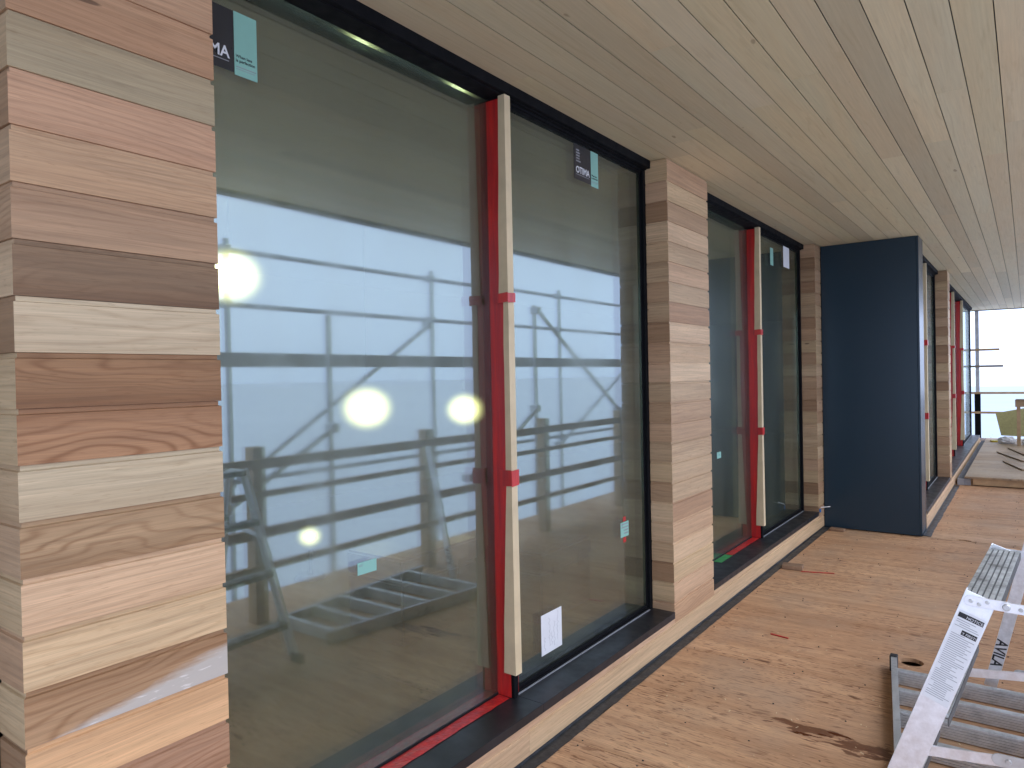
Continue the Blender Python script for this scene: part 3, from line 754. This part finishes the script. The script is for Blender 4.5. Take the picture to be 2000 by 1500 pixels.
for yb, y_, sg in ((yn, yn-.0042, -1), (yf, yf+.0008, 1)):
    sp = at(stadium(1.526, 1.592, 1.0315, 1.030, .022, y_, y_+.0034).build('spreader_bar', M_ALU, sl, .0005))
    s2 = at(stadium(1.592, 1.69, 1.030, 1.029, .021, y_-.0038*(1 if sg < 0 else -1), y_-.0038*(1 if sg < 0 else -1)+.0034).build('spreader_bar', M_ALU, sl, .0005))
    s3 = at(stadium(1.418, 1.60, .673, .700, .024, y_, y_+.0034).build('spreader_bar', M_ALU, sl, .0005))
    s4 = at(stadium(1.575, 1.72, .7005, .708, .026, y_-.0038*(1 if sg < 0 else -1), y_-.0038*(1 if sg < 0 else -1)+.0034).build('spreader_bar', M_ALUD, sl, .0005))
    if sg < 0:
        for x, z in ((1.528, 1.0315), (1.543, 1.0265), (1.558, 1.0335)): o = rivet(x, y_, z, .0045).build('rivet', M_ALUD, sp); 
        for x, z, r in ((1.592, 1.030, .008), (1.617, 1.029, .0045)): rivet(x, y_-.004, z, r).build('rivet', M_ALUD, s2)
        rivet(1.418, y_, .673, .006).build('rivet', M_ALUD, s3); rivet(1.592, y_-.004, .7013, .006).build('rivet', M_ALUD, s4)
# notice sticker on the near rail
ang = math.atan2(SLP, 1.0)
du = Vector((SLP, 0, 1)).normalized(); dr = Vector((du.z, 0, -du.x))
def on_rail(u, v, dy=0): # u across (m from centre), v up from z=0 along the rail
    p = Vector((xa(0), 0, 0))+du*v+dr*u; zz = p.z
    return Vector((p.x, yn-.03*(1.044-zz)/.999-.0008-dy, p.z))+L0
def rail_quad(u0, u1, v0, v1, dy): return [on_rail(u0, v0, dy), on_rail(u1, v0, dy), on_rail(u1, v1, dy), on_rail(u0, v1, dy)]
VT = 1.012/du.z
st = MB().quad(*rail_quad(-.026, .027, VT-.232, VT-.012, 0)).build('notice_sticker', M_PAPER, sl)
def rail_bar(u0, u1, v0, v1): return MB().quad(*rail_quad(u0, u1, v0, v1, .0004))
rail_bar(-.024, .025, VT-.028, VT-.017).build('print_bar', M_INK, st); rail_bar(-.006, .024, VT-.064, VT-.053).build('print_bar', M_INK, st)
rot_r = (R(90), 0, 0)
def rail_text(body, size, u, v, mat):
    o = text('lettering', body, size, mat, st, on_rail(u, v, .0009), (0, 0, 0), ext=0)
    ex, ez = dr, du; ey = Vector((0, 1, 0))
    m3 = Matrix((dr, du, dr.cross(du))).transposed(); o.rotation_euler = m3.to_euler(); return o
rail_text('NOTICE', .0088, -.008, VT-.026, M_PAPER); rail_text('Y FIRST!', .0078, -.004, VT-.062, M_PAPER)
ln = MB(); rnd = random.Random(4)
for i in range(40):
    v = VT-.034-i*.0048
    if abs(v-(VT-.058)) < .008: continue
    a = -.023+rnd.choice((0, 0, 0, .008)); b = .024-rnd.choice((0, .004, .01, .02)); ln.v; q = rail_quad(a, b, v, v+.0012, .0004); ln.quad(*q)
ln.build('print_line', M_GREY, st)

# second ladder lying on the deck
ll = empty('step_ladder', (1.35, 2.8, 0), 'dirty aluminium step ladder lying flat on the deck', 'ladder')
K0 = Vector((-1.35, -2.8, 0))
def atl(o): o.location = K0; return o
for (a, b) in (((1.052, 3.50), (1.262, 2.10)), ((1.83, 3.50), (1.74, 2.10))):
    m_ = MB(); m_.bar((a[0], a[1], .0375), (b[0], b[1], .0375), .003, .0745)
    sg = 1 if a[0] < 1.4 else -1
    m_.bar((a[0]+sg*.0135, a[1], .0735), (b[0]+sg*.0135, b[1], .0735), .0236, .003); m_.bar((a[0]+sg*.0135, a[1], .0016), (b[0]+sg*.0135, b[1], .0016), .0236, .003)
    atl(m_.build('rail', M_ALUD, ll, .0006))
    atl(MB().box(a[0]-.004, a[0]+.028*sg+.002*(1 if sg > 0 else 1), a[1]-.03, a[1]+.012, 0, .079).build('foot', M_RUB, ll, .002)) if sg > 0 else None
for y in (3.315, 3.08, 2.85, 2.62, 2.385, 2.15):
    t_ = (3.50-y)/1.40; xl = 1.052+.21*t_+.004; xr_ = 1.83-.09*t_-.004
    m_ = MB(); m_.box(xl, xr_, y, y+.003, .003, .071); 
    rb = MB()
    for i in range(6): rb.box(xl+.0005, xr_-.0005, y-.0045, y-.0001, .004+i*.0113, .0126+i*.0113)
    m_.box(xl, xr_, y+.0031, y+.028, .068, .071); m_.box(xl, xr_, y+.0031, y+.022, .003, .006)
    rb.build('rib', M_RIB, atl(m_.build('tread', M_ALUD, ll)))
# its rear rail, swung up against the guard rail
A, B = Vector((1.4755, 3.452, .030)), Vector((1.705, 3.452, 1.02))
rr = atl(channel(A, B, .050, .02, 1).build('rear_rail', M_ALU, ll, .0008))
d_ = (B-A).normalized(); 
o = text('lettering', 'AVILA', .062, M_INK, rr, A+d_*.215+Vector((-.006, -.0006, 0))+Vector((0, 0, 0)), (0, 0, 0), ext=0, bold=.0012)
ez = -d_; ey_ = Vector((0, -1, 0)); 
m3 = Matrix((-d_, ey_.cross(-d_), ey_)).transposed(); o.rotation_euler = m3.to_euler(); o.location = A+d_*.235+(ey_.cross(-d_))*(-.022)+Vector((0, -.0008, 0)); o.scale.x = .8

# ================================================================== SMALL THINGS ON THE DECK
def block(x, y, dx, dy, dz, rz, label, mat=M_TIMB):
    e = MB().box(-dx/2, dx/2, -dy/2, dy/2, 0, dz).build('timber_offcut', mat, None, .003, loc=(x, y, .0012), rot=(0, 0, R(rz)))
    return tag(e, label, 'offcut', 'timber offcuts on the deck')
block(.135, 5.17, .15, .10, .030, 8, 'small timber offcut beside the base boards mid deck', M_OFFC)
block(.145, 6.74, .13, .07, .026, -4, 'small timber offcut at the foot of the dark blue panel', M_OFFC)
rt = MB(); 
for i in range(6):
    a, b = Vector((.215+.037*i, 5.105+.012*i+.006*(i % 2), .004)), Vector((.215+.037*(i+1), 5.105+.012*(i+1)+.006*((i+1) % 2), .004)); rt.bar(a, b, .011, .004)
tag(rt.build('tape_scrap', M_TAPE, None), 'twisted strip of red tape on the deck near the offcut', 'tape')
r2 = MB()
for i in range(3): r2.bar((.40+.035*i, 3.66-.006*i, .0035), (.435+.035*i, 3.654-.006*i, .0035), .012, .003)
tag(r2.build('tape_scrap', M_TAPE, None), 'short scrap of red tape in the middle of the deck', 'tape')
cl = empty('clip', (.004, 6.66, .20), 'small blue and white clip on the pier by the dark panel', 'clip')
MB().box(.0, .012, -.012, .012, -.02, .015).build('body', M_BLUE, cl, .002); MB().tube((.012, 0, .028), (.085, .05, .035), .004, 8).build('hook', M_WHITE, cl)

# ================================================================== FAR END OF THE DECK
pf = empty('platform', (.93, 10.42, 0), 'low plywood covered platform at the far end of the deck', 'platform')
def px(o): o.location = (-.93, -10.42, 0); return o
for i in range(4):
    y = 10.40+i*1.55; px(MB().box(.955, 1.87, y+.002, min(y+1.548, 16.6), .098+.0008*i, .121+.0008*i).build('plywood_sheet', M_PLY2, pf, .001))
for x in (1.02, 1.4, 1.8): px(MB().box(x, x+.04, 10.46, 16.55, .0015, .097).build('joist', M_TIMB, pf, .002))
px(MB().box(1.045, 1.86, 10.42, 10.458, .012, .096).build('edge_board', M_TIMB, pf, .002))
px(MB().box(.94, 1.02, 10.44, 10.60, .0015, .09).build('packer', M_GREY, pf, .002))
dr_ = empty('drain_channel', (.872, 10.42, 0), 'slotted grey drain channel between platform and far window', 'drain')
MB().box(0, .075, 0, 6.0, .002, .085).build('trough', M_GREY, dr_, .002)
gm = MB()
for i in range(55): gm.box(.008, .067, .05+i*.108, .10+i*.108, .0855, .089)
gm.build('slot_cover', M_RUB, dr_)
def plank(x, y, z, L, rz, label, w=.12, t=.018):
    return tag(MB().box(-w/2, w/2, 0, L, 0, t).build('loose_board', M_PLY2, None, .002, loc=(x, y, z), rot=(0, 0, R(rz))), label, 'board', 'loose boards on the platform')
plank(1.62, 11.35, .125, 1.0, 14, 'nearest loose board lying on the far platform')
plank(1.66, 12.45, .126, 1.3, 16, 'middle loose board lying on the far platform', .2)
plank(1.70, 13.3, .1265, 1.2, 12, 'farthest loose board lying on the far platform', .22)
er = empty('end_rail', (.77, 17.5, 0), 'grey post with four horizontal rails closing the far end', 'guard rail')
MB().box(-.055, .055, -.03, .03, .0, .99).build('post', M_BLK, er, .003); MB().box(-.03, .04, -.025, .025, .99, ZS-.003).build('post', M_GALV, er, .003)
for z, xa_, xb_, mt in ((1.925, -.14, .40, M_TIMB), (1.575, -.14, .46, M_PLANK), (1.008, -.14, 1.14, M_TIMB), (.592, -.14, .9, M_TIMB)):
    MB().box(xa_, xb_, -.075, -.032, z-.022, z+.022).build('rail', mt, er, .002)
MB().box(-.14, 1.6, -.06, .06, .0, .05).build('kerb_rail', M_GALV, er, .003)
ob = MB().add([(0, 0, 0), (.62, 0, -.02), (.62, .05, .58), (-.085, .05, .42)], [(0, 1, 2, 3)]).build('sheet_board', M_OSB, None, loc=(1.225, 15.5, .27), rot=(R(-8), 0, 0))
so = ob.modifiers.new('t', 'SOLIDIFY'); so.thickness = .015; so.offset = 0
tag(ob, 'yellow green sheet board leaning at the far end', 'board')
tr = empty('trestle', (1.50, 15.1, .1235), 'timber trestle standing on the far platform', 'trestle')
MB().box(-.028, .028, -.03, .03, 0, .70).build('leg', M_TIMB, tr, .002); MB().box(.34, .396, -.03, .03, 0, .70).build('leg', M_TIMB, tr, .002)
MB().box(-.05, .42, -.05, .05, .702, .83).build('top_rail', M_TIMB, tr, .003); MB().box(-.04, .44, -.09, .09, .832, .842).build('sheet_offcut', M_PLANK, tr, .002)
def bag(x, y, r, label, mat):
    bm = bmesh.new(); bmesh.ops.create_icosphere(bm, subdivisions=3, radius=1); rnd = random.Random(int(x*100+y))
    for v in bm.verts:
        n = 1+.12*math.sin(v.co.x*5+x*9)*math.cos(v.co.y*6)+.06*math.sin(v.co.z*11+v.co.x*7); v.co = Vector((v.co.x*r*1.3*n, v.co.y*r*n, max(v.co.z, -.55)*r*.75*n))
    zmin = min(v.co.z for v in bm.verts)
    me = bpy.data.meshes.new('rubble_bag'); bm.to_mesh(me); bm.free()
    return tag(link('rubble_bag', me, mat, None, (x, y, .126-zmin)), label, 'bag')
bag(1.32, 15.42, .11, 'crumpled white bag on the far platform by the trestle leg', M_WHITE)
bag(1.66, 15.36, .10, 'crumpled white bag under the far trestle', M_WHITE)
block(1.15, 15.75, .2, .1, .03, 20, 'yellow tinted offcut at the far platform edge', M_YEL).location.z = .1255

# sawdust, chips and scraps scattered over the deck
rnd = random.Random(77); dm = MB()
for i in range(420):
    x, y = rnd.uniform(.08, 1.75), rnd.uniform(.8, 10.2); L, w_ = rnd.uniform(.003, .016), rnd.uniform(.0015, .004); an = rnd.uniform(0, math.pi)
    dm.bar((x, y, .0018), (x+L*math.cos(an), y+L*math.sin(an), .0018+rnd.uniform(0, .002)), w_, .0012)
tag(dm.build('sawdust_chips', M_GUARD, None), 'pale wood chips scattered over the deck', 'wood chips', kind='stuff')
